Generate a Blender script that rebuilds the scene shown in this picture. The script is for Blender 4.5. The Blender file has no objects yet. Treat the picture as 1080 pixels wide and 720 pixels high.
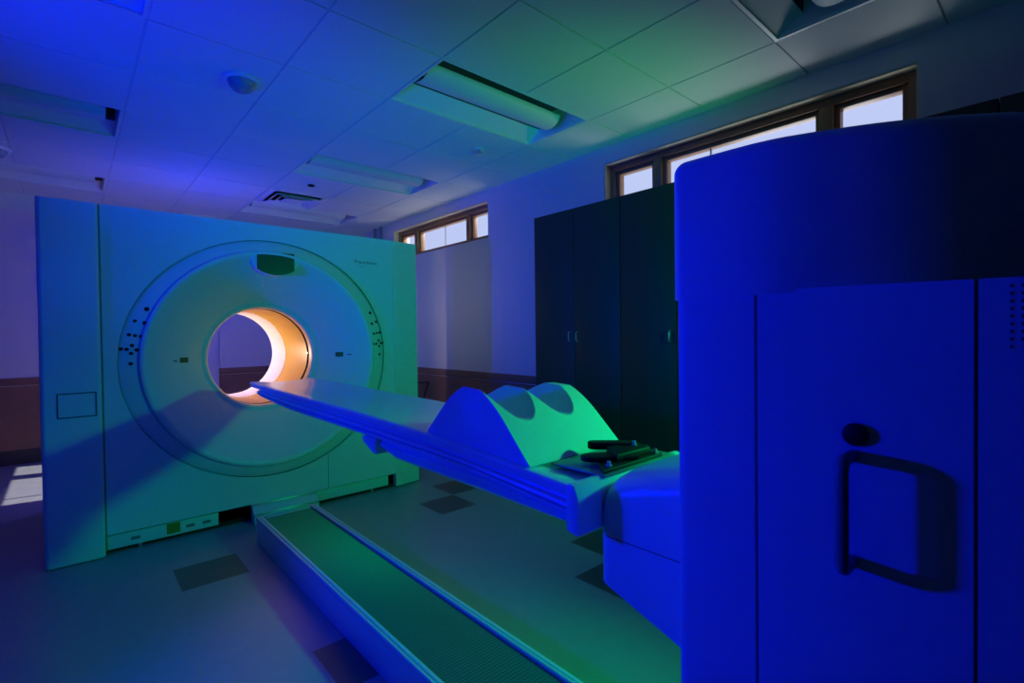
import bpy, bmesh, math, random
from mathutils import Vector, Matrix
C = bpy.context.scene.collection
PI = math.pi
random.seed(4)

# ------------------------------------------------------------------ helpers
def mat(name, col, rough=0.5, metal=0.0, noise=0.0, nscale=40.0, bump=0.0, coat=0.0, spec=0.5):
    m = bpy.data.materials.new(name); m.use_nodes = True
    nt = m.node_tree; b = nt.nodes['Principled BSDF']
    b.inputs['Base Color'].default_value = (*col, 1)
    b.inputs['Roughness'].default_value = rough
    b.inputs['Metallic'].default_value = metal
    b.inputs['Specular IOR Level'].default_value = spec
    b.inputs['Coat Weight'].default_value = coat
    tc = nt.nodes.new('ShaderNodeTexCoord')
    n = nt.nodes.new('ShaderNodeTexNoise'); n.inputs['Scale'].default_value = nscale
    n.inputs['Detail'].default_value = 4
    nt.links.new(tc.outputs['Object'], n.inputs['Vector'])
    if noise > 0:
        mx = nt.nodes.new('ShaderNodeMix'); mx.data_type = 'RGBA'
        mx.inputs[6].default_value = (*[c * (1 - noise) for c in col], 1)
        mx.inputs[7].default_value = (*[min(1, c * (1 + noise)) for c in col], 1)
        nt.links.new(n.outputs['Fac'], mx.inputs[0])
        nt.links.new(mx.outputs[2], b.inputs['Base Color'])
    if bump > 0:
        bp = nt.nodes.new('ShaderNodeBump'); bp.inputs['Strength'].default_value = bump
        bp.inputs['Distance'].default_value = 0.002
        nt.links.new(n.outputs['Fac'], bp.inputs['Height'])
        nt.links.new(bp.outputs['Normal'], b.inputs['Normal'])
    return m

def glass_mat(name, tint):
    m = bpy.data.materials.new(name); m.use_nodes = True
    nt = m.node_tree; nt.nodes.clear()
    o = nt.nodes.new('ShaderNodeOutputMaterial'); t = nt.nodes.new('ShaderNodeBsdfTransparent')
    g = nt.nodes.new('ShaderNodeBsdfGlossy'); g.inputs['Roughness'].default_value = 0.02
    fr = nt.nodes.new('ShaderNodeFresnel'); fr.inputs['IOR'].default_value = 1.45
    mx = nt.nodes.new('ShaderNodeMixShader'); t.inputs[0].default_value = (*tint, 1)
    ge = nt.nodes.new('ShaderNodeNewGeometry'); mu = nt.nodes.new('ShaderNodeMath'); mu.operation = 'MULTIPLY'
    iv = nt.nodes.new('ShaderNodeMath'); iv.operation = 'SUBTRACT'; iv.inputs[0].default_value = 1
    nt.links.new(ge.outputs['Backfacing'], iv.inputs[1]); nt.links.new(fr.outputs[0], mu.inputs[0]); nt.links.new(iv.outputs[0], mu.inputs[1])
    nt.links.new(mu.outputs[0], mx.inputs[0]); nt.links.new(t.outputs[0], mx.inputs[1])
    nt.links.new(g.outputs[0], mx.inputs[2]); nt.links.new(mx.outputs[0], o.inputs[0])
    return m

def link(name, bm, m, parent=None, smooth=35, label=None):
    me = bpy.data.meshes.new(name); bm.normal_update(); bm.to_mesh(me); bm.free()
    for mm in (m if isinstance(m, (list, tuple)) else [m]): me.materials.append(mm)
    if smooth:
        me.shade_smooth(); me.set_sharp_from_angle(angle=math.radians(smooth))
    o = bpy.data.objects.new(name, me); C.objects.link(o)
    if parent is not None: o.parent = parent
    if label: o['label'] = label
    return o

def thing(name, label, cat, loc=(0, 0, 0), group=None):
    o = bpy.data.objects.new(name, None); C.objects.link(o); o.location = loc
    o.empty_display_size = 0.1
    o['label'] = label; o['category'] = cat
    if group: o['group'] = group
    return o

def tag(o, label, cat, group=None):
    o['label'] = label; o['category'] = cat
    if group: o['group'] = group
    return o

def struct(o, label):
    o['kind'] = 'structure'; o['label'] = label; o['category'] = label.split()[-1]; return o

def place(t, *objs):
    """part meshes are written in world coordinates; move them into their thing's frame"""
    for o in objs:
        o.data.transform(Matrix.Translation(-t.location))

def box(bm, x0, x1, y0, y1, z0, z1, bev=0.0, seg=2, mi=0):
    vs = [bm.verts.new((x, y, z)) for x in (x0, x1) for y in (y0, y1) for z in (z0, z1)]
    q = [(0, 1, 3, 2), (4, 6, 7, 5), (0, 4, 5, 1), (2, 3, 7, 6), (0, 2, 6, 4), (1, 5, 7, 3)]
    fs = [bm.faces.new([vs[i] for i in f]) for f in q]
    for f in fs: f.material_index = mi
    if bev > 0:
        es = list({e for f in fs for e in f.edges})
        bmesh.ops.bevel(bm, geom=es, offset=bev, segments=seg, profile=0.5, affect='EDGES')

def prism(bm, poly, a0, a1, axis, bev=0.0, seg=2):
    """extrude a 2-D polygon along axis. axis X: poly (y,z); Y: (x,z); Z: (x,y)"""
    def P(u, v, a):
        return {'X': (a, u, v), 'Y': (u, a, v), 'Z': (u, v, a)}[axis]
    A = [bm.verts.new(P(u, v, a0)) for u, v in poly]
    B = [bm.verts.new(P(u, v, a1)) for u, v in poly]
    n = len(poly); fs = [bm.faces.new(A), bm.faces.new(B[::-1])]
    for i in range(n): fs.append(bm.faces.new((A[i], B[i], B[(i + 1) % n], A[(i + 1) % n])))
    bmesh.ops.recalc_face_normals(bm, faces=fs)
    if bev > 0:
        es = list({e for f in fs for e in f.edges})
        bmesh.ops.bevel(bm, geom=es, offset=bev, segments=seg, profile=0.5, affect='EDGES', clamp_overlap=True)

def cyl(bm, c, r, h, axis='Z', n=24, r2=None, bev=0.0):
    rot = {'Z': Matrix(), 'X': Matrix.Rotation(PI / 2, 4, 'Y'), 'Y': Matrix.Rotation(PI / 2, 4, 'X')}[axis]
    res = bmesh.ops.create_cone(bm, cap_ends=True, segments=n, radius1=r, radius2=r if r2 is None else r2, depth=h,
                                matrix=Matrix.Translation(c) @ rot)
    if bev > 0:
        es = [e for e in {e for v in res['verts'] for e in v.link_edges} if e.calc_face_angle(0) > 1.0]
        bmesh.ops.bevel(bm, geom=es, offset=bev, segments=2, profile=0.5, affect='EDGES')

def tube(bm, pts, r, n=12):
    pts = [Vector(p) for p in pts]; rings = []
    prev = None
    for i, p in enumerate(pts):
        d = (pts[min(i + 1, len(pts) - 1)] - pts[max(i - 1, 0)]).normalized()
        if prev is None:
            u = d.orthogonal().normalized()
        else:
            u = (prev - d * prev.dot(d)).normalized()
        prev = u; v = d.cross(u)
        rings.append([bm.verts.new(p + r * (math.cos(2 * PI * k / n) * u + math.sin(2 * PI * k / n) * v)) for k in range(n)])
    for a, b in zip(rings, rings[1:]):
        for k in range(n): bm.faces.new((a[k], a[(k + 1) % n], b[(k + 1) % n], b[k]))
    bm.faces.new(rings[0][::-1]); bm.faces.new(rings[-1])

def lathe_y(bm, cx, cz, prof, n=128):
    """revolve (rx, rz, y) profile about an axis along Y"""
    rings = []
    for rx, rz, y in prof:
        rings.append([bm.verts.new((cx + rx * math.cos(2 * PI * k / n), y, cz + rz * math.sin(2 * PI * k / n))) for k in range(n)])
    for a, b in zip(rings, rings[1:]):
        for k in range(n): bm.faces.new((a[k], b[k], b[(k + 1) % n], a[(k + 1) % n]))

def rect_ring(bm, x0, x1, y0, y1, w, z0, z1, axis='Z'):
    """flat rectangular picture-frame ring, thickness z0..z1 (axis Y swaps the second and third coordinates)"""
    def P(x, y, z): return (x, y, z) if axis == 'Z' else (x, z, y)
    V = [[bm.verts.new(P(x, y, z)) for x, y in ((a0, b0), (a1, b0), (a1, b1), (a0, b1))]
         for z in (z0, z1) for a0, a1, b0, b1 in ((x0, x1, y0, y1), (x0 + w, x1 - w, y0 + w, y1 - w))]
    o0, i0, o1, i1 = V; fs = []
    for k in range(4):
        q = (k + 1) % 4
        fs += [bm.faces.new((o0[k], o0[q], i0[q], i0[k])), bm.faces.new((o1[k], i1[k], i1[q], o1[q])),
               bm.faces.new((o0[k], o1[k], o1[q], o0[q])), bm.faces.new((i0[k], i0[q], i1[q], i1[k]))]
    bmesh.ops.recalc_face_normals(bm, faces=fs)

def new(): return bmesh.new()

def text_mesh(txt, size, x0, z0, y, shear=0.0, extrude=0.0006):
    cu = bpy.data.curves.new('lettering', 'FONT'); cu.body = txt; cu.size = size; cu.extrude = extrude; cu.shear = shear
    o = bpy.data.objects.new('lettering', cu); C.objects.link(o)
    dg = bpy.context.evaluated_depsgraph_get(); dg.update()
    me = bpy.data.meshes.new_from_object(o.evaluated_get(dg))
    bpy.data.objects.remove(o); bpy.data.curves.remove(cu)
    me.transform(Matrix.Translation((x0, y, z0)) @ Matrix.Rotation(PI / 2, 4, 'X'))
    bm = new(); bm.from_mesh(me); bpy.data.meshes.remove(me)
    return bm

# ------------------------------------------------------------------ materials
M_gantry = mat('gantry_plastic', (.80, .82, .82), .42, noise=.02, nscale=6)
M_dish = mat('dish_plastic', (.78, .80, .80), .40, noise=.02, nscale=5)
M_gap = mat('dark_gap', (.012, .012, .014), .8)
M_black = mat('black_plastic', (.006, .006, .007), .5, spec=.3)
M_blackpad = mat('black_vinyl', (.004, .004, .005), .6, bump=.2, nscale=300, spec=.25)
M_screen = mat('dark_display', (.035, .04, .035), .35)
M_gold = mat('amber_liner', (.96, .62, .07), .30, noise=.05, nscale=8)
M_white = mat('white_liner', (.86, .84, .84), .45)
M_metal = mat('brushed_metal', (.65, .65, .66), .3, metal=1)
M_table = mat('table_shell', (.78, .80, .82), .28, noise=.02, nscale=10, coat=.3)
M_foam = mat('cushion_vinyl', (.80, .82, .80), .45, bump=.1, nscale=500)
M_tower = mat('tower_shell', (.72, .74, .76), .50, noise=.03, nscale=9, bump=.1)
M_seam = mat('seam_shadow_gap', (.06, .07, .07), .8)
M_groove = mat('grey_groove', (.22, .23, .24), .7)
M_cavity = mat('cavity_grey', (.10, .095, .09), .6)
M_deck = mat('deck_grey', (.22, .24, .24), .35)
M_cab = mat('dark_cabinet_laminate', (.014, .018, .024), .5, noise=.08, nscale=3)
M_wall = mat('painted_wall', (.66, .66, .68), .8, noise=.02, nscale=4, bump=.2)
M_ceil = mat('mineral_tile', (.76, .77, .76), .9, noise=.10, nscale=220, bump=.35)
M_tbar = mat('grid_enamel', (.62, .63, .62), .5)
M_wood = mat('window_oak', (.31, .16, .068), .5, noise=.2, nscale=12)
M_jamb = mat('jamb_plaster', (.72, .62, .42), .8)
M_wains = mat('wainscot_wood', (.25, .125, .08), .5, noise=.18, nscale=5)
M_base = mat('vinyl_base', (.03, .03, .035), .6)
M_wallb = mat('low_bounce_paint', (.06, .06, .065), .9)  # near-black colour put on the unseen walls to cut bounced light
M_floor = mat('floor_vinyl', (.32, .32, .32), .38, noise=.10, nscale=14, bump=.05)
M_floord = mat('floor_vinyl_dark', (.115, .095, .085), .38, noise=.15, nscale=14)
M_track = mat('track_enamel', (.66, .68, .70), .35)
M_mat = mat('ribbed_rubber', (.11, .125, .17), .36)
M_fix = mat('fixture_enamel', (.78, .79, .78), .45)
M_shield = mat('fixture_shield', (.70, .72, .70), .5, bump=.3, nscale=400)
M_glass = glass_mat('window_glass', (.95, .97, 1.0))
M_acryl = mat('smoked_acrylic', (.30, .31, .34), .12, coat=.6)
M_sticker = mat('yellow_sticker', (.32, .26, .02), .5)
M_ink = mat('grey_ink', (.16, .18, .19), .5)
M_inkl = mat('pale_ink', (.88, .90, .92), .5)

# ------------------------------------------------------------------ room
XW, YB, ZC = 3.243, 7.10, 2.74
XL, YF = -2.3, -2.0
T = 0.6125; TX0 = 0.302; TY0 = 2.256

# floor: vinyl tiles, some dark
bm = new(); ts = 0.3063
dark = [(0.55, 3.09), (2.00, 3.05), (2.32, 3.36), (2.08, 1.55), (2.39, 1.86), (0.86, 1.86), (-.36, 1.5), (1.48, .62), (2.62, 4.6), (-.9, 3.4), (2.9, 2.2)]
dark = {(round((x - .55) / ts), round((y - 3.09) / ts)) for x, y in dark}
i0 = int((XL - .55) / ts) - 1; i1 = int((XW - .55) / ts) + 2
j0 = int((YF - 3.09) / ts) - 1; j1 = int((YB - 3.09) / ts) + 2
def fx(i): return min(max(.55 + (i - .5) * ts, XL - .2), XW + .02)
def fy(j): return min(max(3.09 + (j - .5) * ts, YF - .2), YB + .02)
grid = {}
for i in range(i0, i1 + 2):
    for j in range(j0, j1 + 2): grid[i, j] = bm.verts.new((fx(i), fy(j), 0))
for i in range(i0, i1 + 1):
    for j in range(j0, j1 + 1):
        if abs(fx(i + 1) - fx(i)) < .01 or abs(fy(j + 1) - fy(j)) < .01: continue
        f = bm.faces.new((grid[i, j], grid[i + 1, j], grid[i + 1, j + 1], grid[i, j + 1]))
        f.material_index = 1 if (i, j) in dark else 0
bmesh.ops.delete(bm, geom=[v for v in bm.verts if not v.link_faces], context='VERTS')
struct(link('floor', bm, [M_floor, M_floord], smooth=0), 'vinyl tile floor')

# ceiling tiles with gaps for the recessed lights
FIX = [(1.527, r) for r in (-3, 0, 3, 6)] + [(-.923, r) for r in (0, 3, 6)]
def in_fix(x, y):
    for fx0, r in FIX:
        fy0 = TY0 + r * T
        if fx0 < x < fx0 + 2 * T and fy0 < y < fy0 + T: return True
    return False
bm = new(); bt = new(); g = .006
for a in range(-5, 6):
    for b in range(-8, 9):
        x0, x1 = TX0 + a * T, TX0 + (a + 1) * T; y0, y1 = TY0 + b * T, TY0 + (b + 1) * T
        if in_fix((x0 + x1) / 2, (y0 + y1) / 2): continue
        x0, x1 = max(x0 + g, XL), min(x1 - g, XW); y0, y1 = max(y0 + g * .8, YF), min(y1 - g * .8, YB)
        if x1 - x0 < .02 or y1 - y0 < .02: continue
        box(bm, x0, x1, y0, y1, ZC, ZC + .015)
struct(link('ceiling', bm, M_ceil, smooth=0), 'suspended tile ceiling')
for a in range(-5, 6):
    x = TX0 + a * T
    if not XL < x < XW: continue
    ys = [YF, YB]
    segs = [(YF, YB)]
    for fx0, r in FIX:
        if fx0 + .01 < x < fx0 + 2 * T - .01:
            fy0, fy1 = TY0 + r * T, TY0 + (r + 1) * T; ns = []
            for s0, s1 in segs:
                if s0 < fy0 < s1: ns += [(s0, fy0), (fy1, s1)]
                else: ns.append((s0, s1))
            segs = ns
    for s0, s1 in segs: box(bt, x - .013, x + .013, s0, s1, ZC + .004, ZC + .03)
for b in range(-7, 9):
    y = TY0 + b * T
    if YF < y < YB: box(bt, XL, XW, y - .012, y + .012, ZC + .012, ZC + .031)
struct(link('trim_1', bt, M_tbar, smooth=0), 'ceiling grid bars')

# plenum cover above so no sky leaks in
bm = new(); box(bm, XL - .2, XW + .25, YF - .2, YB + .2, ZC + .30, ZC + .36)
struct(link('ceiling_slab', bm, M_wall, smooth=0), 'concrete slab above the ceiling')

# walls
WT = .24
W1 = (4.00, 5.99, 2.25, 2.63); W2 = (0.53, 2.52, 2.25, 2.61)
def wall_right():
    bm = new(); x0, x1 = XW, XW + WT; zt = ZC + .3
    box(bm, x0, x1, YF - .2, YB + .2, .0, 2.25)
    for y0, y1 in ((YF - .2, W2[0]), (W2[1], W1[0]), (W1[1], YB + .2)): box(bm, x0, x1, y0, y1, 2.25, zt)
    box(bm, x0, x1, W1[0], W1[1], W1[3], zt); box(bm, x0, x1, W2[0], W2[1], W2[3], zt)
    return bm
struct(link('wall_right', wall_right(), M_wall, smooth=0), 'painted window wall')
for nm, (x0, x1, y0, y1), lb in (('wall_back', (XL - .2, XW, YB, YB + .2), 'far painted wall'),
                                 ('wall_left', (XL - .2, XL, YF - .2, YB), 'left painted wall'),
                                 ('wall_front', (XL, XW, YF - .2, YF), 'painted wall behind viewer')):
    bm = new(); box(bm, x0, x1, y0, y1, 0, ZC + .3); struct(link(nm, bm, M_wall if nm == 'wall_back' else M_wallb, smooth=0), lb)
# wainscot and caps
bm = new()
box(bm, XW - .014, XW, 2.9, YB, .12, .775); box(bm, XW - .022, XW, 2.9, YB, .787, .862, .004)
struct(link('trim_2', bm, M_wains), 'brown wood wainscot of the window wall')
bm = new()
box(bm, XL, XW - .014, YB - .014, YB, .15, .79); box(bm, XL, XW - .022, YB - .022, YB, .80, .875, .004)
struct(link('trim_3', bm, M_wains), 'brown wood wainscot of the far wall')
bm = new(); box(bm, XL, XW - .014, YB - .012, YB, 0, .15); struct(link('baseboard_back', bm, M_base), 'dark vinyl baseboard')
bm = new(); box(bm, XW - .016, XW, 2.9, YB, 0, .12); struct(link('baseboard_right', bm, M_base), 'dark vinyl baseboard')
# white column seen through the bore at the far wall
bm = new(); box(bm, 1.02, 1.38, YB - .10, YB - .0005, 0, ZC, .006); struct(link('trim_4', bm, M_wall), 'pale wall pilaster')

def window(nm, y0, y1, z0, z1, ends, label, bar):
    """wood window deep in the wall opening: frame, mullions, sashes and panes"""
    xg = XW + .125
    fb = new()                                     # plaster reveal lining
    t = .012
    rv = new()
    box(rv, XW + .004, XW + .19, y0, y0 + t, z0, z1); box(rv, XW + .004, XW + .19, y1 - t, y1, z0, z1)
    box(rv, XW + .004, XW + .19, y0 + t, y1 - t, z1 - t, z1)
    top = link(nm, rv, M_jamb, smooth=0); struct(top, label)
    a0, a1, b0, b1 = y0 + t, y1 - t, z0, z1 - t
    f = .045
    box(fb, xg - .055, xg + .05, a0, a0 + f, b0, b1, .003); box(fb, xg - .055, xg + .05, a1 - f, a1, b0, b1, .003)
    box(fb, xg - .055, xg + .05, a0 + f, a1 - f, b1 - .048, b1, .003); box(fb, xg - .055, xg + .05, a0 + f, a1 - f, b0, b0 + .035, .003)
    link('window_frame', fb, M_wood, top)
    ys = [a0 + f] + [v for e in ends for v in e] + [a1 - f]
    for e0, e1 in ends:
        mb = new(); box(mb, xg - .06, xg + .05, e0, e1, b0 + .035, b1 - .048, .003); link('mullion', mb, M_wood, top)
    for k in range(0, len(ys), 2):
        p0, p1 = ys[k], ys[k + 1]; s = .028
        sb = new()
        box(sb, xg - .03, xg + .03, p0, p0 + s, b0 + .035, b1 - .048, .002); box(sb, xg - .03, xg + .03, p1 - s, p1, b0 + .035, b1 - .048, .002)
        box(sb, xg - .03, xg + .03, p0 + s, p1 - s, b1 - .075, b1 - .048, .002); box(sb, xg - .03, xg + .03, p0 + s, p1 - s, b0 + .035, b0 + .055, .002)
        so = link('sash', sb, M_wood, top)
        gb = new(); box(gb, xg - .003, xg + .003, p0 + s, p1 - s, b0 + .055, b1 - .075); link('pane', gb, M_glass, so, smooth=0)
        if p1 - p0 > .8:
            kb = new(); yk = p0 + (p1 - p0) * bar
            box(kb, xg - .006, xg + .006, yk - .006, yk + .006, b0 + .055, b1 - .075); link('glazing_bar', kb, M_metal, so, label='thin metal glazing bar, added for its shadow in the far window')
    return top
window('window_1', *W1, [(4.41, 4.47), (5.50, 5.57)], 'oak clerestory window behind the scanner', .47)  # bar in this window is added to stripe the sun patch
window('window_2', *W2, [(.93, 1.0), (2.04, 2.11)], 'oak clerestory window above the cabinets', .66)

# conduits in the far corner
for yy, lb in ((6.30, 'thin vertical conduit on the window wall, nearer the window'), (6.48, 'thin vertical conduit on the window wall, nearer the far corner')):
    bm = new(); cyl(bm, (XW - .026, yy, (ZC + .88) / 2), .022, ZC - .88 - .004, 'Z', 16)
    tag(link('conduit_pipe', bm, mat('conduit_paint', (.30, .29, .36), .6)), lb, 'pipe', 'conduits in the far corner')

# ------------------------------------------------------------------ ceiling lights
def light_parts(t):
    """recessed basket light, written around the origin: x 0..2T, y 0..T, z=0 at the ceiling face"""
    L_, W_ = 2 * T, T
    bm = new()                                      # flange frame
    w = .018
    rect_ring(bm, .001, L_ - .001, .001, W_ - .001, w, -.001, .012)
    link('frame', bm, M_fix, t)
    # two sloped side reflectors below a deep lamp cavity
    i = w; yw, zw, hc = .135, .078, .175
    for sgn in (0, 1):
        pr_ = [(i, .012), (i + .004, .0115), (yw, zw - .003), (yw, zw), (i, .016)]
        if sgn: pr_ = [(W_ - y_, z_) for y_, z_ in pr_]
        bm = new(); prism(bm, pr_, i + .004, L_ - i - .004, 'X'); link('reflector', bm, M_fix, t, smooth=20)
    bm = new(); prism(bm, [(yw, zw), (yw + .004, zw), (yw + .004, hc - .004), (W_ - yw - .004, hc - .004), (W_ - yw - .004, zw), (W_ - yw, zw), (W_ - yw, hc), (yw, hc)], i, L_ - i, 'X')
    link('lamp_cavity', bm, M_cavity, t, smooth=20, label='dark lamp cavity')
    for k, (xa, xb) in enumerate(((i, i + .004), (L_ - i - .004, L_ - i))):
        bm = new(); prism(bm, [(i + .005, .012), (W_ - i - .005, .012), (W_ - yw - .004, zw), (W_ - yw - .005, hc - .005), (yw + .005, hc - .005), (yw + .004, zw)], xa, xb, 'X'); link('end_plate', bm, M_fix, t)
    # curved lamp shield (perforated basket), hung below the lamps
    bm = new(); n = 24; sx0, sx1 = .055, L_ - .085; cy = W_ / 2; rw = .104
    prof = []
    for k in range(n + 1):
        an = PI * k / n
        prof.append((cy - rw * math.cos(an), .078 - .066 * math.sin(an)))
    inner = [(cy + (u - cy) * .96, v + .004) for u, v in prof[::-1]]
    prism(bm, prof + inner, sx0, sx1, 'X')
    sh = link('lamp_shield', bm, M_shield, t, smooth=40)
    for xx in (.3, .61, .92):
        bm = new(); box(bm, xx - .0015, xx + .0015, cy - rw - .0, cy + rw, .0745, .0795)
        link('shield_bracket', bm, M_gap, sh)
    for yy in (cy - .05, cy + .05):
        bm = new(); cyl(bm, ((sx0 + sx1) / 2, yy, .088), .008, sx1 - sx0 - .06, 'X', 12); link('lamp_tube', bm, M_white, t)
labs = {(1.527, -3): 'recessed ceiling light at the top right edge, above the near window',
        (1.527, 0): 'green-lit recessed ceiling light above the table, between the two windows',
        (1.527, 3): 'recessed ceiling light beside the far window, in front of the scanner top',
        (1.527, 6): 'dim recessed ceiling light just above the scanner, behind the air vent',
        (-.923, 0): 'recessed ceiling light cut off by the top left edge',
        (-.923, 3): 'blue recessed ceiling light at left, second from the far wall',
        (-.923, 6): 'recessed ceiling light at far left next to the far wall'}
proto = None
for k in FIX:
    t = thing('ceiling_light', labs[k], 'light', (k[0], TY0 + k[1] * T, ZC), 'recessed ceiling lights')
    if proto is None:
        light_parts(t); proto = t
    else:
        for ch in list(proto.children):
            c = ch.copy(); C.objects.link(c); c.parent = t
            for g2 in ch.children:
                d = g2.copy(); C.objects.link(d); d.parent = c

# ceiling devices
def dome(loc, label):
    t = thing('ceiling_sensor', label, 'sensor', loc, 'dome sensors')
    bm = new(); cyl(bm, (0, 0, -.008), .098, .016, 'Z', 48, bev=.004); link('base_ring', bm, M_fix, t)
    bm = new(); n = 40
    rings = []
    for k in range(9):
        a = PI / 2 * k / 8.5
        rings.append([bm.verts.new((.074 * math.cos(a) * math.cos(2 * PI * q / n), .074 * math.cos(a) * math.sin(2 * PI * q / n), -.016 - .062 * math.sin(a))) for q in range(n)])
    for A, B in zip(rings, rings[1:]):
        for q in range(n): bm.faces.new((A[q], B[q], B[(q + 1) % n], A[(q + 1) % n]))
    bm.faces.new(rings[-1][::-1]); bmesh.ops.recalc_face_normals(bm, faces=bm.faces[:])
    link('dome_cover', bm, M_acryl, t, label='glossy smoked dome')
dome((.775, 3.19, ZC), 'round dome sensor on the blue ceiling above the scanner')
dome((-.40, 5.53, ZC), 'round dome sensor at the left edge near the far wall')
t = thing('ceiling_sprinkler', 'small sprinkler head on the ceiling near the window wall', 'sprinkler', (2.49, 3.175, ZC))
bm = new(); cyl(bm, (0, 0, -.0035), .04, .009, 'Z', 24, bev=.002); link('escutcheon', bm, M_fix, t)
bm = new(); cyl(bm, (0, 0, -.022), .012, .03, 'Z', 16, r2=.018); cyl(bm, (0, 0, -.04), .022, .005, 'Z', 20); link('deflector', bm, M_metal, t)
t = thing('smoke_detector', 'small round black fitting on the ceiling beside the air vent', 'detector', (1.81, 4.98, ZC))
bm = new(); cyl(bm, (0, 0, -.006), .034, .012, 'Z', 28, bev=.003); link('cover', bm, M_black, t)
bm = new(); cyl(bm, (0, 0, -.014), .014, .006, 'Z', 16); link('lens', bm, M_gap, t)
t = thing('air_vent', 'square ceiling air vent with nested louvres above the scanner', 'vent', (1.835, 5.612, ZC))
def sqring(bm, ro, ri, zo, zi, th=.005):
    o = [bm.verts.new((sx * ro, sy * ro, zo)) for sx, sy in ((-1, -1), (1, -1), (1, 1), (-1, 1))]
    i = [bm.verts.new((sx * ri, sy * ri, zi)) for sx, sy in ((-1, -1), (1, -1), (1, 1), (-1, 1))]
    o2 = [bm.verts.new(v.co + Vector((0, 0, th))) for v in o]; i2 = [bm.verts.new(v.co + Vector((0, 0, th))) for v in i]
    for k in range(4):
        q = (k + 1) % 4
        bm.faces.new((o[k], i[k], i[q], o[q])); bm.faces.new((o2[k], o2[q], i2[q], i2[k]))
        bm.faces.new((o[k], o[q], o2[q], o2[k])); bm.faces.new((i[k], i2[k], i2[q], i[q]))
bm = new(); sqring(bm, .295, .235, -.004, -.004); link('vent_frame', bm, M_fix, t, smooth=0)
for ro, ri, zo, zi in ((.228, .175, -.001, -.034), (.165, .115, -.001, -.034)):
    bm = new(); sqring(bm, ro, ri, zi, zo, .003); link('louvre', bm, M_fix, t, smooth=0)
bm = new(); sqring(bm, .102, .001, -.030, -.030, .003); link('centre_plate', bm, M_fix, t, smooth=0)
bm = new(); box(bm, -.234, .234, -.234, .234, .0, .0010); link('duct_back', bm, M_groove, t, smooth=0, label='dark duct opening')

# ------------------------------------------------------------------ CT scanner gantry
GX, GY, GR = 1.06, 3.72, 5.00
GZ = 1.108
gt = thing('ct_scanner', 'large white ring scanner standing across the room behind the table', 'scanner', (GX, 4.3, 0))
def gpart(nm, bm, m, parent=None, smooth=35, label=None):
    o = link(nm, bm, m, gt if parent is None else parent, smooth, label); place(gt, o); return o
ROX, ROZ = .850, .815
def front_shell():
    bm = new()
    x0, x1, z0, z1 = .146, 2.0, .118, 2.032
    angs = [2 * PI * k / 128 for k in range(128)]
    for cx_, cz_ in ((x0, z0), (x1, z0), (x1, z1), (x0, z1)): angs.append(math.atan2(cz_ - GZ, cx_ - GX) % (2 * PI))
    angs.sort(); inn, out = [], []
    for a in angs:
        c, s = math.cos(a), math.sin(a)
        tt = 1 / math.hypot(c / ROX, s / ROZ)
        inn.append(bm.verts.new((GX + tt * c, GY, GZ + tt * s)))
        k = min([v for v in ((x1 - GX) / c if c > 1e-6 else 9, (x0 - GX) / c if c < -1e-6 else 9,
                             (z1 - GZ) / s if s > 1e-6 else 9, (z0 - GZ) / s if s < -1e-6 else 9) if v > 0])
        out.append(bm.verts.new((GX + k * c, GY, GZ + k * s)))
    n = len(angs)
    for k in range(n): bm.faces.new((inn[k], inn[(k + 1) % n], out[(k + 1) % n], out[k]))
    # sides going back a little so the panel reads as a cover with a seam round it
    r = bmesh.ops.extrude_edge_only(bm, edges=[e for e in bm.edges if e.is_boundary and all(v in out for v in e.verts)])
    for v in [v for v in r['geom'] if isinstance(v, bmesh.types.BMVert)]: v.co.y += .05
    bmesh.ops.recalc_face_normals(bm, faces=bm.faces[:])
    for f in bm.faces:
        if abs(f.normal.y) > .9 and f.normal.y > 0: bmesh.ops.reverse_faces(bm, faces=bm.faces[:]); break
    return bm
gpart('front_cover', front_shell(), M_gantry)
# rear housing with bore hole
bm = new()
n = 96; yb = GR
def holed(bm, y, x0, x1, z0, z1, r, flip):
    angs = [2 * PI * k / n for k in range(n)]
    for cx_, cz_ in ((x0, z0), (x1, z0), (x1, z1), (x0, z1)): angs.append(math.atan2(cz_ - 1.115, cx_ - GX) % (2 * PI))
    angs.sort(); a_, b_ = [], []
    for a in angs:
        c, s = math.cos(a), math.sin(a)
        a_.append(bm.verts.new((GX + r * c, y, 1.115 + r * s)))
        k = min([v for v in ((x1 - GX) / c if c > 1e-6 else 9, (x0 - GX) / c if c < -1e-6 else 9,
                             (z1 - 1.115) / s if s > 1e-6 else 9, (z0 - 1.115) / s if s < -1e-6 else 9) if v > 0])
        b_.append(bm.verts.new((GX + k * c, y, 1.115 + k * s)))
    m = len(angs)
    for k in range(m):
        q = (k + 1) % m
        bm.faces.new((a_[k], b_[k], b_[q], a_[q]) if flip else (a_[k], a_[q], b_[q], b_[k]))
    return b_
B = holed(bm, yb, -.118, 2.24, .03, 2.03, .385, True)
A = holed(bm, 3.765, -.118, 2.235, .03, 2.028, .86, False)
# join the two outlines with a box skin
def skin(bm, pts0, pts1, y0, y1):
    a = [bm.verts.new((x, y0, z)) for x, z in pts0]; b = [bm.verts.new((x, y1, z)) for x, z in pts1]
    for k in range(len(a)):
        q = (k + 1) % len(a); bm.faces.new((a[k], b[k], b[q], a[q]))
skin(bm, [(-.118, .03), (2.235, .03), (2.235, 2.028), (-.118, 2.028)], [(-.118, .03), (2.24, .03), (2.24, 2.03), (-.118, 2.03)], 3.765, yb)
bmesh.ops.recalc_face_normals(bm, faces=bm.faces[:])
gpart('gantry_housing', bm, M_gantry)
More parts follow.
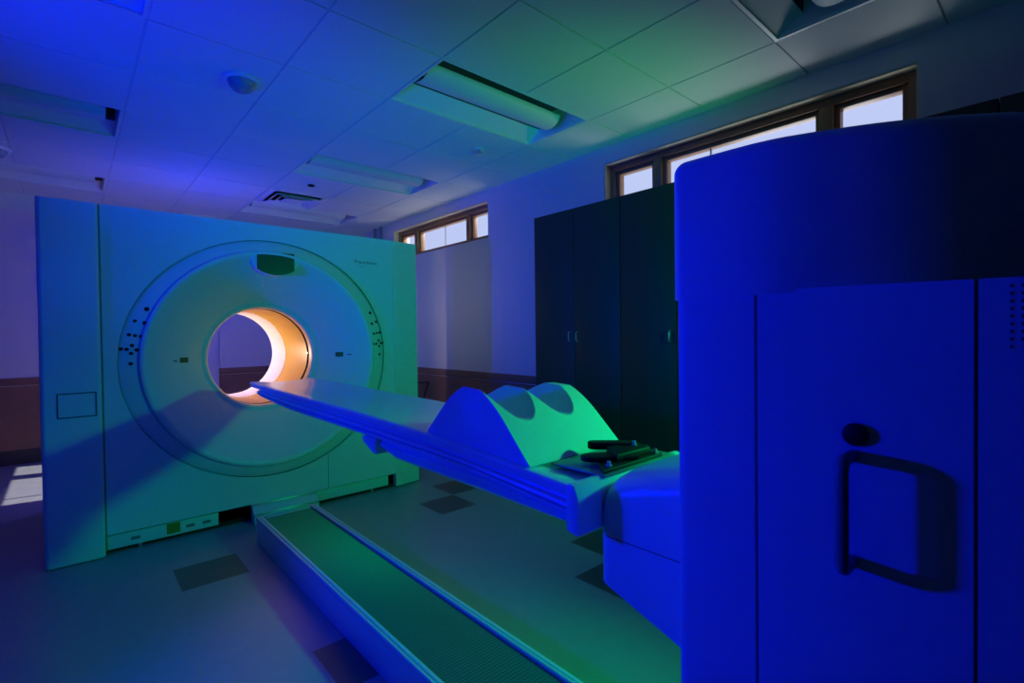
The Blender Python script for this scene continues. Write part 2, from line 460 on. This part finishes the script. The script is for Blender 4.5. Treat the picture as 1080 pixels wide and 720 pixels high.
# right corner cover (folds back slightly)
bm = new(); prism(bm, [(2.002, GY), (2.03, GY + .006), (2.24, GY + .034), (2.24, GY + .10), (2.002, GY + .10)], .008, 2.032, 'Z', .004)
gpart('corner_cover', bm, M_gantry)
# left column
bm = new(); prism(bm, [(-.122, GY - .012), (-.105, GY - .028), (.124, GY - .030), (.137, GY - .020), (.137, GY + .06), (-.122, GY + .06)], .006, 2.030, 'Z', .006)
col = gpart('side_column', bm, M_gantry)
bm = new(); rect_ring(bm, -.056, .113, .822, .960, .006, GY - .0325, GY - .026, 'Y')
gpart('hatch_gap', bm, M_seam, col, label='dark gap around the small access hatch')
bm = new(); box(bm, .1375, .1455, GY - .004, GY + .05, .03, 2.028); gpart('column_gap', bm, M_groove, label='dark gap between column and front cover')
# plinth, kick strip
bm = new(); box(bm, 1.342, 1.945, GY + .030, GY + .06, .026, .105, .002); gpart('plinth', bm, M_gantry)
bm = new(); box(bm, .146, .715, GY + .018, GY + .06, .026, .106, .002)
pl = gpart('plinth', bm, M_gantry)
bm = new(); box(bm, .146, 2.0, GY + .045, GY + .07, .004, .118); gpart('plinth_shadow_gap', bm, M_gap, label='dark gap under the front cover')
for x in (.30, 1.80):
    bm = new(); cyl(bm, (x, GY + .032, .013), .012, .026, 'Z', 12); gpart('levelling_foot', bm, M_metal)
bm = new(); box(bm, .432, .503, GY + .0165, GY + .0185, .040, .103); gpart('warning_sticker', bm, M_sticker, pl, 0, 'yellow square sticker')
for x in (.255, .535, .625):
    bm = new(); box(bm, x, x + .045, GY + .0165, GY + .0185, .056, .074); gpart('rating_label', bm, M_ink, pl, 0, 'small grey label')
# bezel ring
bm = new()
lathe_y(bm, GX, GZ, [(ROX - .0025, ROZ - .0025, GY + .06), (ROX - .0025, ROZ - .0025, GY + .012), (ROX - .010, ROZ - .010, GY + .009), (.815, .787, GY + .002), (.785, .765, GY - .008), (.752, .744, GY - .012), (.752, .744, GY + .03)])
bez = gpart('ring_bezel', bm, M_gantry)
# dish
bm = new()
pr = [(.751, .743, GY + .03), (.750, .742, GY - .026), (.747, .739, GY - .034), (.738, .731, GY - .039), (.722, .716, GY - .038), (.70, .695, GY - .028), (.69, .685, GY - .021)]
for k in range(1, 15):
    u = k / 14
    r = .69 + (.385 - .69) * u
    pr.append((r, r, GY - .021 + .216 * (u ** 1.12)))
for k in range(1, 7):
    a = PI / 2 * k / 6
    pr.append((.385 - .035 * math.sin(a), .385 - .035 * math.sin(a), GY + .195 + .035 * (1 - math.cos(a))))
prc = []
ncx, ncz = GX, 1.115
rings = []; n = 160
for (rx, rz, y) in pr:
    u = min(1, max(0, (.75 - rx) / .4)); cz_ = GZ + (ncz - GZ) * u
    rings.append([bm.verts.new((GX + rx * math.cos(2 * PI * k / n), y, cz_ + rz * math.sin(2 * PI * k / n))) for k in range(n)])
for a, b in zip(rings, rings[1:]):
    for k in range(n): bm.faces.new((a[k], b[k], b[(k + 1) % n], a[(k + 1) % n]))
dish = gpart('dish', bm, M_dish, smooth=50)
# bore
bm = new(); r0 = .350; y0 = GY + .23
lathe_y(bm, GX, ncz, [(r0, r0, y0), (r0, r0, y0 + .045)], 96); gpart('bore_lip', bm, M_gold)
bm = new(); lathe_y(bm, GX, ncz, [(r0, r0, y0 + .045), (r0 + .012, r0 + .012, y0 + .046), (r0 + .012, r0 + .012, y0 + .085), (r0, r0, y0 + .086)], 96); gpart('laser_slot', bm, M_seam, label='dark ring slot just inside the bore')
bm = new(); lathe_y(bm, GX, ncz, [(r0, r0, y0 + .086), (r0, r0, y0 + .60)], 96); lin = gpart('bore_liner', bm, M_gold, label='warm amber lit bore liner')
bm = new(); lathe_y(bm, GX, ncz, [(r0, r0, y0 + .60), (r0 + .004, r0 + .004, y0 + .602), (r0 + .004, r0 + .004, y0 + .608), (r0, r0, y0 + .61)], 96); gpart('liner_seam', bm, M_seam)
bm = new(); lathe_y(bm, GX, ncz, [(r0, r0, y0 + .61), (r0 - .002, r0 - .002, y0 + .70), (r0 - .002, r0 - .002, y0 + .9), (r0 + .008, r0 + .008, GR - .03), (r0 + .034, r0 + .034, GR + .001)], 96); gpart('bore_rear', bm, M_white, label='white rear half of the bore')
bm = new(); cyl(bm, (GX + r0 - .004, y0 + .06, 1.128), .008, .008, 'X', 16); gpart('laser_window', bm, M_metal, label='small bright laser window')
# display pod at the top of the dish
bm = new(); pod = []
pc = (1.088, 1.79); 
outl = [(pc[0] - .175, 1.828), (pc[0] - .10, 1.842), (pc[0] + .10, 1.845), (pc[0] + .175, 1.836)]
for k in range(0, 19):
    a = PI * k / 18
    outl.append((pc[0] + .158 * math.cos(a), 1.792 - .112 * math.sin(a)))
prism(bm, outl, GY - .034, GY + .14, 'Y', .004)
podo = gpart('display_pod', bm, M_gantry)
bm = new()
w = .122; dp = [(pc[0] - w, 1.837), (pc[0] + w, 1.842)]
for k in range(0, 13):
    x = pc[0] + w - 2 * w * k / 12
    dp.append((x, 1.792 - .112 * math.sqrt(max(0, 1 - ((x - pc[0]) / .166) ** 2)) + .006))
prism(bm, dp, GY - .0375, GY - .030, 'Y'); gpart('display_panel', bm, M_screen, podo, label='dark blank display panel')
# buttons on the bezel
LB = [(.356, 1.434, 1.25), (.298, 1.363, .9), (.343, 1.351, 1.05), (.268, 1.281, 1), (.296, 1.275, .95), (.324, 1.270, 1), (.281, 1.217, 1),
      (.229, 1.198, 1), (.256, 1.195, 1), (.302, 1.190, 1), (.331, 1.188, 1), (.276, 1.170, 1), (.273, 1.109, 1)]
RB = [(1.793, 1.437, 1.1), (1.805, 1.352, 1), (1.846, 1.367, .95), (1.822, 1.272, .95), (1.849, 1.276, .85), (1.877, 1.282, .95), (1.864, 1.217, .95),
      (1.814, 1.190, .9), (1.841, 1.192, .95), (1.887, 1.196, .95), (1.908, 1.200, .85), (1.868, 1.171, .9), (1.868, 1.107, 1)]
for x, z, s in LB + RB:
    rr = math.hypot((x - GX) / ROX, (z - GZ) / ROZ)
    yy = GY + .010 - .022 * max(0, min(1, (1 - rr) / .11))
    bm = new(); cyl(bm, (x, yy + .001, z), .0105 * s, .014, 'Y', 20, bev=.002); gpart('button', bm, M_black, bez, label='small round black button')
# little side labels on the dish
def dish_y(r):
    u = (r - .69) / (.385 - .69); return GY - .021 + .216 * (max(0, u) ** 1.12)
for x0, x1, xa, xb in ((.525, .585, .492, .516), (1.548, 1.607, 1.622, 1.655)):
    y = dish_y(abs((x0 + x1) / 2 - GX)); sgn = 1 if x0 < GX else -1
    sl = math.atan2(.205 / .305, 1) * sgn
    bm = new(); box(bm, -(x1 - x0) / 2, (x1 - x0) / 2, -.0015, .0015, -.017, .017)
    bm.transform(Matrix.Translation(((x0 + x1) / 2, y - .002, 1.115)) @ Matrix.Rotation(sl, 4, 'Z')); gpart('laser_label', bm, mat('olive_label', (.10, .13, .03), .5), dish, 0, 'small dark olive label')
    y = dish_y(abs((xa + xb) / 2 - GX))
    bm = new(); box(bm, -(xb - xa) / 2, (xb - xa) / 2, -.0015, .0015, -.0035, .0035)
    bm.transform(Matrix.Translation(((xa + xb) / 2, y - .002, 1.112)) @ Matrix.Rotation(sl, 4, 'Z')); gpart('laser_mark', bm, M_gap, dish, 0, 'short dark laser alignment mark')
gpart('lettering', text_mesh('Precedence', .040, 1.672, 1.822, GY - .0006), M_ink, smooth=0, label='blurred grey product lettering')
gpart('lettering', text_mesh('16-slice CT', .020, 1.690, 1.796, GY - .0006), mat('faint_ink', (.42, .45, .46), .5), smooth=0, label='faint smaller line of lettering')
gpart('lettering', text_mesh('PHILIPS', .030, .350, 1.842, GY - .0006), M_inkl, smooth=0, label='pale faint capital lettering')
bm = new(); box(bm, 1.4385, 1.4415, GY - .0004, GY + .002, .12, .372); gpart('cover_seam', bm, M_seam, smooth=0)

# ------------------------------------------------------------------ floor track
TXL, TXR = .838, 1.200
tt = thing('floor_track', 'low ribbed floor track running from the scanner toward the viewer', 'track', (1.02, 1.5, 0))
def tpart(nm, bm, m, parent=None, smooth=35, label=None):
    o = link(nm, bm, m, tt if parent is None else parent, smooth, label); place(tt, o); return o
yA, yZ = -.45, 3.33
bm = new(); box(bm, TXL, TXR, yA, yZ, 0, .128, .003); tpart('track_bed', bm, M_track)
for s, (a, b) in enumerate(((TXL, TXL + .036), (TXR - .036, TXR))):
    bm = new(); prism(bm, [(a, .128), (a, .151), (a + .004, .155), (a + .0115, .155), (a + .0145, .152), (a + .0150, .145), (a + .0190, .145), (a + .0195, .150), (a + .0225, .153), (b - .003, .153), (b, .150), (b, .128)], yA, yZ, 'Y')
    tpart('side_rail', bm, M_track)
bm = new(); xa, xb = TXL + .037, TXR - .037
y = yA + .01; pv = None
while y < yZ - .03:
    for dy, z in ((0, .1395), (.0085, .1395), (.0100, .1425), (.0125, .1425), (.0140, .1395)):
        v = (bm.verts.new((xa, y + dy, z)), bm.verts.new((xb, y + dy, z)))
        if pv: bm.faces.new((pv[0], pv[1], v[1], v[0]))
        pv = v
    y += .0140 + .0005
tpart('ribbed_mat', bm, M_mat, smooth=0)
bm = new(); prism(bm, [(3.632, .0), (3.632, .062), (3.648, .070), (3.684, .114), (3.694, .121), (3.7185, .121), (3.7185, 0)], .905, 1.335, 'X', .003)
tpart('end_block', bm, M_track)
for b_ in ((3.630, 3.650, .060, .070), (3.680, 3.698, .113, .1225)):
    bm = new(); box(bm, .903, 1.337, *b_, .003); tpart('edge_highlight', bm, M_metal, label='metal strip standing in for an edge highlight on the end block')  # strips added so the block's bevels show a bright highlight
bm = new(); box(bm, .96, 1.17, 3.331, 3.632, .0, .05, .004); tpart('cable_duct', bm, M_track)

# ------------------------------------------------------------------ patient table
pt = thing('patient_table', 'long narrow patient table reaching from the tall cabinet into the scanner bore', 'table', (1.02, .5, .7))
def ppart(nm, bm, m, parent=None, smooth=35, label=None):
    o = link(nm, bm, m, pt if parent is None else parent, smooth, label); place(pt, o); return o
PXL, PXR = .820, 1.222
TOPS = [(.735, .921), (.872, .929), (1.321, .953), (1.612, .961), (1.871, .967), (2.5, .974), (3.2, .980), (3.372, .983)]
def ztop(y):
    for (a, za), (b, zb) in zip(TOPS, TOPS[1:]):
        if y <= b: return za + (zb - za) * (y - a) / (b - a)
    return TOPS[-1][1]
# pallet: slightly dished sheet with rounded side lips, swept along Y
def sweep(ys, secf):
    bm = new(); prev = None; first = None
    for y in ys:
        ring = [bm.verts.new((x, y, z)) for x, z in secf(y)]
        if prev:
            m = len(ring)
            for k in range(m): bm.faces.new((prev[k], ring[k], ring[(k + 1) % m], prev[(k + 1) % m]))
        else: first = ring
        prev = ring
    bm.faces.new(first); bm.faces.new(prev[::-1])
    bmesh.ops.recalc_face_normals(bm, faces=bm.faces[:]); return bm
def pal(y):
    z = ztop(y); u = max(0, (y - 3.30) / .072); th = .030 - .012 * u; ins = .008 * u ** 2
    L, R = PXL + ins, PXR - ins
    s = [(L, z - .008), (L + .004, z - .002), (L + .012, z), (L + .03, z - .001)]
    for k in range(1, 8): x = L + .03 + (R - L - .06) * k / 8; s.append((x, z - .001 - .010 * math.sin(PI * k / 8)))
    s += [(R - .03, z - .001), (R - .012, z), (R - .004, z - .002), (R, z - .008), (R - .002, z - th + .004), (R - .012, z - th), (L + .012, z - th), (L + .002, z - th + .004)]
    return s
ys = [.735, .80, .872, 1.0, 1.15, 1.321, 1.612, 1.871, 2.1, 2.3, 2.5, 2.8, 3.0, 3.2, 3.3, 3.34, 3.36, 3.372]
ppart('tabletop', sweep(ys, pal), M_table)
def beam(y):
    zt = ztop(y) - .031; u = max(0, (y - 2.6) / .58); zb = .884 + .004 * (y - 1.1) if y > 1.1 else .884 - .03 * (1.1 - y) / .37
    zb = zb + u * .026
    u2 = max(0, (y - 3.1) / .07)
    zb = zb + (zt - .012 - zb) * u2 * .5
    L, R = PXL - .004, PXR + .004; h = zt - zb
    return [(L + .016, zt), (L + .014, zt - .003), (L + .014, zt - h * .16), (L, zt - h * .22), (L - .002, zt - h * .45), (L + .014, zt - h * .52), (L + .014, zt - h * .62),
            (L, zt - h * .66), (L, zt - h * .88), (L + .012, zb), (R - .012, zb), (R, zt - h * .88), (R, zt - h * .3), (R - .01, zt)]
ys2 = [.735, .9, 1.1, 1.321, 1.612, 1.871, 2.1, 2.4, 2.6, 2.8, 3.0, 3.1, 3.14, 3.17]
ppart('side_beam', sweep(ys2, beam), M_table)
# lower telescoping arm
def arm(y):
    zt = .8835 if y > 1.1 else .884 - .03 * (1.1 - y) / .37 - .0005; zb = .818 + .004 * (y - .9)
    u = max(0, (y - 1.60) / .12); zt -= .0; zb += .030 * u
    L, R = PXL + .030, PXR - .03
    h = zt - zb
    return [(L, zt), (L - .004, zt - .15 * h), (L + .010, zt - .28 * h), (L + .010, zt - .36 * h), (L, zt - .46 * h), (L, zb + .2 * h), (L + .012, zb), (R - .012, zb), (R, zb + .2 * h), (R, zt)]
ppart('support_arm', sweep([.735, .9, 1.1, 1.3, 1.5, 1.60, 1.66, 1.70], arm), M_table)
bm = new(); prism(bm, [(1.700, .880), (1.80, .880), (1.812, .872), (1.805, .856), (1.72, .822), (1.700, .822)], PXL + .012, PXR - .012, 'X', .004)
ppart('arm_nose', bm, M_table)
# end block
bm = new(); prism(bm, [(.7005, .822), (.7005, .905), (.712, .930), (.728, .934), (.734, .925), (.734, .828)], PXL - .018, PXR + .018, 'X', .004)
ppart('end_cap', bm, M_table)
# carriage housing joining the tall cabinet
HT = [(.385, 1.0), (.52, .987), (.60, .968), (.655, .952), (.676, .944), (.690, .930), (.698, .905), (.699, .880)]
def hsec(y):
    for (a, za), (b, zb) in zip(HT, HT[1:]):
        if y <= b: break
    zt = za + (zb - za) * (y - a) / (b - a); zb_ = .598 + (.688 - .598) * (y - .385) / .275 if y < .66 else .688 + .012 * (y - .66) / .039
    L = PXL + .058; e = max(0, (y - .685) / .014); i = .006 * e * e
    return [(L + i, zb_ + .006), (L + i, zt - .055), (L + .004 + i, zt - .036), (L + .016, zt - .022), (L + .040, zt - .010), (L + .085, zt - .003), (L + .14, zt), (1.29, zt), (1.30, zt - .01), (1.30, zb_ + .006), (1.294, zb_), (L + .006 + i, zb_)]
bm = sweep([.385, .45, .52, .60, .655, .676, .690, .698, .699], hsec)
hs = ppart('carriage_housing', bm, M_table)
bm = new(); box(bm, PXL + .0575, PXL + .0595, .39, .685, .8095, .8115); ppart('housing_seam', bm, M_seam, hs, 0)
bm = new(); box(bm, .91, 1.24, .386, .50, .1555, .64, .01, 2); ppart('support_column', bm, M_table)
# metal deck plate at the foot end
bm = new(); box(bm, .900, 1.20, .706, .875, .9285, .9340, .002); bm.transform(Matrix.Rotation(0, 4, 'X'))
ppart('deck_plate', bm, M_deck, label='flat dark plate at the foot end')

# ------------------------------------------------------------------ three-hump leg cushion
cu = []
Y0c, Y1c = .885, 1.352; X0c, X1c = .838, 1.208
def cprof(u):     # 0..1 across the ridge: straight flanks, round crest
    h = .176
    a = min(u, 1 - u) * 2 * 1.30; b = 1.0; k = .52
    hh = max(k - abs(a - b), 0) / k
    return h * (min(a, b) - hh * hh * k * .25)
bm = new(); nx, ny = 150, 110; V = {}
tro = [(.935, .052), (1.075, .052)]
TR = [(X0c + .128, .066), (X0c + .262, .066)]
base = ztop
for i in range(nx + 1):
    for j in range(ny + 1):
        x = X0c + (X1c - X0c) * i / nx; u = j / ny; y = Y0c + (Y1c - Y0c) * u
        h = cprof(u)
        cut = .162
        if x < X0c + .322:
            d = abs(((x - X0c - .002) / .160) % 1.0 - .5) * 2
            cut = .162 - .074 * max(0, 1 - d * d) ** .8 * (1 - .12 * d ** 6)
        if h > cut: h = cut
        V[i, j] = bm.verts.new((x, y, base(y) + .002 + max(h * (1.02 - .28 * (x - X0c)), .0015)))
for i in range(nx):
    for j in range(ny): bm.faces.new((V[i, j], V[i + 1, j], V[i + 1, j + 1], V[i, j + 1]))
bot = {}
for i in (0, nx):
    col_ = [bm.verts.new((V[i, j].co.x, V[i, j].co.y, base(V[i, j].co.y) + .0005)) for j in range(ny + 1)]; bot[i] = col_
    for j in range(ny):
        f = (V[i, j], V[i, j + 1], col_[j + 1], col_[j]); bm.faces.new(f if i == 0 else f[::-1])
for j in (0, ny):
    row = [V[i, j] for i in range(nx + 1)]
    bm.faces.new(row + [bot[nx][j], bot[0][j]] if j == 0 else (row + [bot[nx][j], bot[0][j]])[::-1])
bm.faces.new(bot[0] + bot[nx][::-1])
bmesh.ops.recalc_face_normals(bm, faces=bm.faces[:])
o = link('leg_cushion', bm, M_foam, smooth=32)
tag(o, 'pale foam leg cushion with three humps lying across the table', 'cushion')

# ------------------------------------------------------------------ black strap device at the foot end of the table
st = thing('restraint_clamp', 'black padded clamp with two rounded tongues lying at the foot end of the table', 'clamp', (1.02, .80, .935))
def spart(nm, bm, m, label=None, smooth=35):
    o = link(nm, bm, m, st, smooth, label); place(st, o); return o
def tongue(bm, p0, p1, w, z0, z1):
    p0, p1 = Vector(p0), Vector(p1); d = (p1 - p0).normalized(); nrm = Vector((-d.y, d.x))
    poly = [p0 + nrm * w, p0 - nrm * w]
    for k in range(0, 13):
        a = -PI / 2 + PI * k / 12
        poly.append(p1 + d * (w * math.cos(a)) + nrm * (w * math.sin(a)))
    prism(bm, [tuple(v) for v in poly], z0, z1, 'Z', .005, 2)
bm = new(); prism(bm, [(.905, .712), (1.150, .712), (1.165, .80), (.985, .805)], .9345, .944, 'Z', .003); spart('base_plate', bm, M_black)
bm = new(); tongue(bm, (1.06, .735), (.955, .792), .024, .944, .957); spart('tongue', bm, M_blackpad)
bm = new(); tongue(bm, (1.12, .775), (1.045, .850), .020, .950, .968); spart('tongue', bm, M_blackpad)
bm = new(); prism(bm, [(.985, .735), (1.12, .728), (1.145, .79), (1.04, .81)], .9445, .963, 'Z', .005, 3); spart('pad', bm, M_blackpad)
for p in ((.945, .728), (1.135, .724), (1.150, .762), (1.10, .765)):
    bm = new(); z = .944 if p[0] < 1.0 or p[0] > 1.13 else .963
    cyl(bm, (*p, z + .006), .0045, .012, 'Z', 14, bev=.001); cyl(bm, (*p, z + .0015), .008, .003, 'Z', 14); spart('bolt', bm, M_metal, 'small chrome bolt')

# ------------------------------------------------------------------ near tall cabinet tower
TX0_, TX1_, TYA, TYB = .650, 1.45, -.45, .381
tw = thing('equipment_tower', 'tall blue-lit equipment tower with a domed lid filling the right foreground', 'cabinet', (1.05, -.15, 0))
def wpart(nm, bm, m, parent=None, smooth=35, label=None):
    o = link(nm, bm, m, tw if parent is None else parent, smooth, label); place(tw, o); return o
ZL = 1.309
def fx_body(y):
    d = TYB - y
    return TX0_ + .46 * d * d if d < .5 else TX0_ + .115 + .46 * (d - .5)
core = [(fx_body(y) + .012, y) for y in [TYA + .01 + (TYB - .02 - TYA) * k / 30 for k in range(31)]]
bm = new(); prism(bm, core + [(TX1_ - .004, TYB - .01), (TX1_ - .004, TYA + .01)], .0, ZL - .002, 'Z'); wpart('tower_core', bm, M_groove, label='dark inner carcass seen in the seams')
# skin panels with seams between them
for nm, (a, b) in (('corner_panel', (.2730, TYB - .002)), ('door_panel', (.0695, .2692)), ('vent_panel', (TYA + .002, .0662))):
    nseg = 14; ys_ = [a + (b - a) * k / nseg for k in range(nseg + 1)]
    face = [(fx_body(y), y) for y in ys_]
    if nm == 'corner_panel': face = [p for p in face if p[1] < b - .008] + [(fx_body(b) + .0005, b - .0065), (fx_body(b) + .0025, b - .0022), (fx_body(b) + .007, b)]
    bm = new(); prism(bm, [(x + .03, y) for x, y in face[::-1]] + face, .06, ZL - .001, 'Z')
    o = wpart(nm, bm, M_tower, smooth=25)
    if nm == 'door_panel': door = o
    if nm == 'vent_panel': vent = o
bm = new(); box(bm, TX0_ + .03, TX1_, TYB - .014, TYB - .002, .06, ZL - .001, .002); wpart('end_panel', bm, M_tower)
# lid: rounded in plan, level top with a soft edge
rc = .020; cc = (.666, .3665)
plan = [(cc[0] - rc * math.cos(a), cc[1] + rc * math.sin(a)) for a in [PI / 2 * (1 - k / 10) for k in range(11)]]
plan += [(.6462, .335), (.6472, .305), (.6490, .275), (.6524, .254), (.6572, .236), (.6695, .205), (.685, .172), (.697, .149), (.713, .123), (.742, .083), (.779, .042), (.829, .002), (.885, -.036),
         (.96, -.068), (1.08, -.085), (TX1_ - .03, -.09), (TX1_ - .008, -.085), (TX1_, -.07), (TX1_, .3665), (TX1_ - .008, .383), (TX1_ - .03, .3865)]
def inset(poly, d):
    out = []; n = len(poly)
    for k in range(n):
        p0, p1, p2 = Vector(poly[k - 1]), Vector(poly[k]), Vector(poly[(k + 1) % n])
        e1, e2 = (p1 - p0).normalized(), (p2 - p1).normalized()
        n1, n2 = Vector((-e1.y, e1.x)), Vector((-e2.y, e2.x)); m_ = (n1 + n2)
        m_ = m_ / max(m_.length_squared / 2, .5); out.append(tuple(p1 + d * m_))
    return out
re_ = .019; lv = [(0, ZL - .006), (0, 1.499 - re_)]
for k in range(1, 8):
    a = PI / 2 * k / 7; lv.append((re_ * (1 - math.cos(a)), 1.499 - re_ + re_ * math.sin(a)))
bm = new(); prev = None
for d, z in lv:
    ring = [bm.verts.new((x, y, z)) for x, y in inset(plan, d)]
    if prev:
        for k in range(len(ring)):
            q = (k + 1) % len(ring); bm.faces.new((prev[k], prev[q], ring[q], ring[k]))
    else: bm.faces.new(ring[::-1])
    prev = ring
bm.faces.new(prev); bmesh.ops.recalc_face_normals(bm, faces=bm.faces[:])
wpart('lid', bm, M_tower, smooth=50)
# handle, lock, vents
bm = new(); hy = .170; HX = fx_body(hy); hx = HX - .040
p = [(HX, hy, 1.113)]
for k in range(0, 7):
    a = PI / 2 * k / 6; p.append((hx + .012 - .012 * math.sin(a), hy, 1.113 - .012 + .012 * math.cos(a)))
for k in range(0, 7):
    a = PI / 2 * k / 6; p.append((hx + .012 - .012 * math.cos(a), hy, .992 + .012 - .012 * math.sin(a)))
p.append((HX, hy, .992))
tube(bm, p, .0070, 16); hd = wpart('handle', bm, M_tower, door, 60, 'rounded pull handle'); hd.data.materials[0] = mat('handle_grey', (.20, .21, .23), .25)
bm = new(); cyl(bm, (fx_body(.165) - .001, .167, 1.138), .0130, .007, 'X', 32, bev=.002); kn = wpart('lock_knob', bm, M_black, door, label='round black lock')
for k in range(9):
    for y in (.0425, .0345, .0267, .0189):
        if k == 8 and y < .041: continue
        z = 1.2995 - k * .0076
        bm = new(); box(bm, fx_body(y) - .0003, fx_body(y) + .003, y - .0012, y + .0012, z - .0014, z + .0014); wpart('vent_hole', bm, M_gap, vent, 0)

# ------------------------------------------------------------------ tall storage cabinets on the window wall
CX, CT = 2.79, 2.175
def cabinet(y0, y1, label, handles):
    t = thing('storage_cabinet', label, 'cabinet', ((CX + XW) / 2, (y0 + y1) / 2, 0), 'tall dark cabinets on the window wall')
    def cp(nm, bm, m, par=None, lb=None):
        o = link(nm, bm, m, t if par is None else par, 35, lb); place(t, o); return o
    bm = new(); box(bm, CX + .02, XW - .024, y0 + .001, y1 - .001, .0, CT, .002); cp('carcass', bm, M_cab)
    ym = (y0 + y1) / 2
    for a, b, hs_ in ((y0 + .002, ym - .002, 1), (ym + .002, y1 - .002, -1)):
        bm = new(); box(bm, CX, CX + .0195, a, b, .09, CT - .002, .002); d = cp('door', bm, M_cab)
        yh = (b - .035) if hs_ == 1 else (a + .035)
        bm = new(); tube(bm, [(CX + .001, yh, 1.195), (CX - .02, yh, 1.197), (CX - .024, yh, 1.205), (CX - .024, yh, 1.255), (CX - .02, yh, 1.263), (CX + .001, yh, 1.265)], .004, 10)
        cp('handle', bm, M_metal, d, 'slim metal bar handle')
cabinet(2.042, 2.866, 'tall dark two-door storage cabinet beside the bare wall, leftmost of the row', 1)
cabinet(1.212, 2.040, 'tall dark storage cabinet second in the row, partly behind the blue tower', 1)
cabinet(.207, 1.210, 'tall dark storage cabinet third in the row, hidden behind the tower except its top', 1)
cabinet(-.60, .205, 'tall dark storage cabinet at the right edge, only its top corner above the tower', 1)

# thin black metal frame against the wainscot right of the gantry
bm = new()
tube(bm, [(3.16, 5.62, .0), (3.16, 5.40, .655), (3.16, 5.36, .668), (3.16, 5.07, .700), (3.16, 5.055, .695), (3.16, 5.19, .47), (3.16, 5.42, .0)], .009, 10)
tag(link('metal_stand', bm, M_black), 'thin black metal stand before the brown wainscot, just right of the scanner', 'stand')

# ------------------------------------------------------------------ light
def point(nm, loc, col, w, r=.04):
    l = bpy.data.lights.new(nm, 'POINT'); l.color = col; l.energy = w; l.shadow_soft_size = r
    o = bpy.data.objects.new(nm, l); C.objects.link(o); o.location = loc; return o
def spot(nm, loc, aim, col, w, ang, blend=.1, r=.03):
    l = bpy.data.lights.new(nm, 'SPOT'); l.color = col; l.energy = w; l.shadow_soft_size = r
    l.spot_size = math.radians(ang); l.spot_blend = blend
    o = bpy.data.objects.new(nm, l); C.objects.link(o); o.location = loc
    o.rotation_euler = (Vector(aim) - Vector(loc)).to_track_quat('-Z', 'Y').to_euler(); return o
B1 = (-.75, 2.30, 1.28)
point('blue_gel_flash', B1, (0, .006, 1), 13, .05)
spot('blue_gel_flash_ceiling', B1, (.75, 3.2, 3.0), (0, .008, 1), 150, 72, .9, .05)
spot('blue_gel_flash_side', (-1.9, 2.90, 1.40), (3.24, 3.2, 1.90), (0, .008, 1), 320, 44, 1.0, .05)
spot('blue_gel_flash_tower', (-.75, 1.95, 1.30), (.67, .16, 1.28), (0, .003, 1), 130, 60, 1.0, .05)
spot('blue_gel_flash_table', B1, (.84, 1.6, .35), (0, .003, 1), 80, 84, 1.0, .05)
point('blue_gel_flash_behind_scanner', (.95, 5.42, 1.84), (0, .025, 1), 28, .04)
spot('green_gel_flash', (2.2, .2, 1.45), (2.63, 2.2, 1.50), (0, 1, .25), 84, 112, 1.0, .06)
spot('green_gel_flash_table', (2.2, .2, 1.45), (1.22, .98, .62), (0, 1, .27), 90, 74, 1.0, .06)
point('warm_flash_behind_scanner', (.60, 5.34, 1.02), (1, .58, .50), 0.6, .04)
spot('warm_flash_head', (.60, 5.34, 1.02), (1.35, 4.20, 1.15), (1, .68, .48), 52, 112, .6, .04)
spot('sun_through_far_window', (12.3, 3.41, 8.50), (3.24, 5.0, 2.44), (1, .95, .92), 20000, 14, .1, .02)
def area(nm, loc, aim, col, w, sx, sy):
    l = bpy.data.lights.new(nm, 'AREA'); l.color = col; l.energy = w; l.shape = 'RECTANGLE'; l.size = sx; l.size_y = sy
    o = bpy.data.objects.new(nm, l); C.objects.link(o); o.location = loc
    o.rotation_euler = (Vector(aim) - Vector(loc)).to_track_quat('-Z', 'Y').to_euler(); return o
area('daylight_off_the_ground', (4.6, 1.6, 1.2), (3.3, 1.5, 2.45), (.92, .98, 1), 70, 1.2, 3.0)
area('daylight_off_the_ground_far', (4.6, 5.0, 1.2), (3.3, 5.0, 2.45), (1, .97, .93), 40, 1.2, 3.0)

w = bpy.data.worlds.new('sky'); bpy.context.scene.world = w; w.use_nodes = True
bg = w.node_tree.nodes['Background']; bg.inputs[0].default_value = (.60, .66, .95, 1); bg.inputs[1].default_value = 1.0

# ------------------------------------------------------------------ camera
yaw, pitch, roll = math.radians(41.56), math.radians(-.89), math.radians(-.73)
f = Vector((math.sin(yaw) * math.cos(pitch), math.cos(yaw) * math.cos(pitch), math.sin(pitch)))
r = Vector((math.cos(yaw), -math.sin(yaw), 0)); u = r.cross(f)
r2 = r * math.cos(roll) + u * math.sin(roll); u2 = -r * math.sin(roll) + u * math.cos(roll)
cam = bpy.data.cameras.new('camera'); cam.sensor_width = 36; cam.lens = 527.4 / 1080 * 36; cam.clip_start = .02
co = bpy.data.objects.new('camera', cam); C.objects.link(co)
m = Matrix((r2, u2, -f)).transposed().to_4x4(); m.translation = Vector((0, 0, 1.258)); co.matrix_world = m
sc = bpy.context.scene; sc.camera = co
sc.view_settings.view_transform = 'Standard'; sc.view_settings.look = 'None'
sc.view_settings.gamma = 1; sc.view_settings.exposure = 0; sc.view_settings.use_curve_mapping = False
sc.cycles.max_bounces = 8; sc.cycles.diffuse_bounces = 5; sc.cycles.sample_clamp_indirect = 6
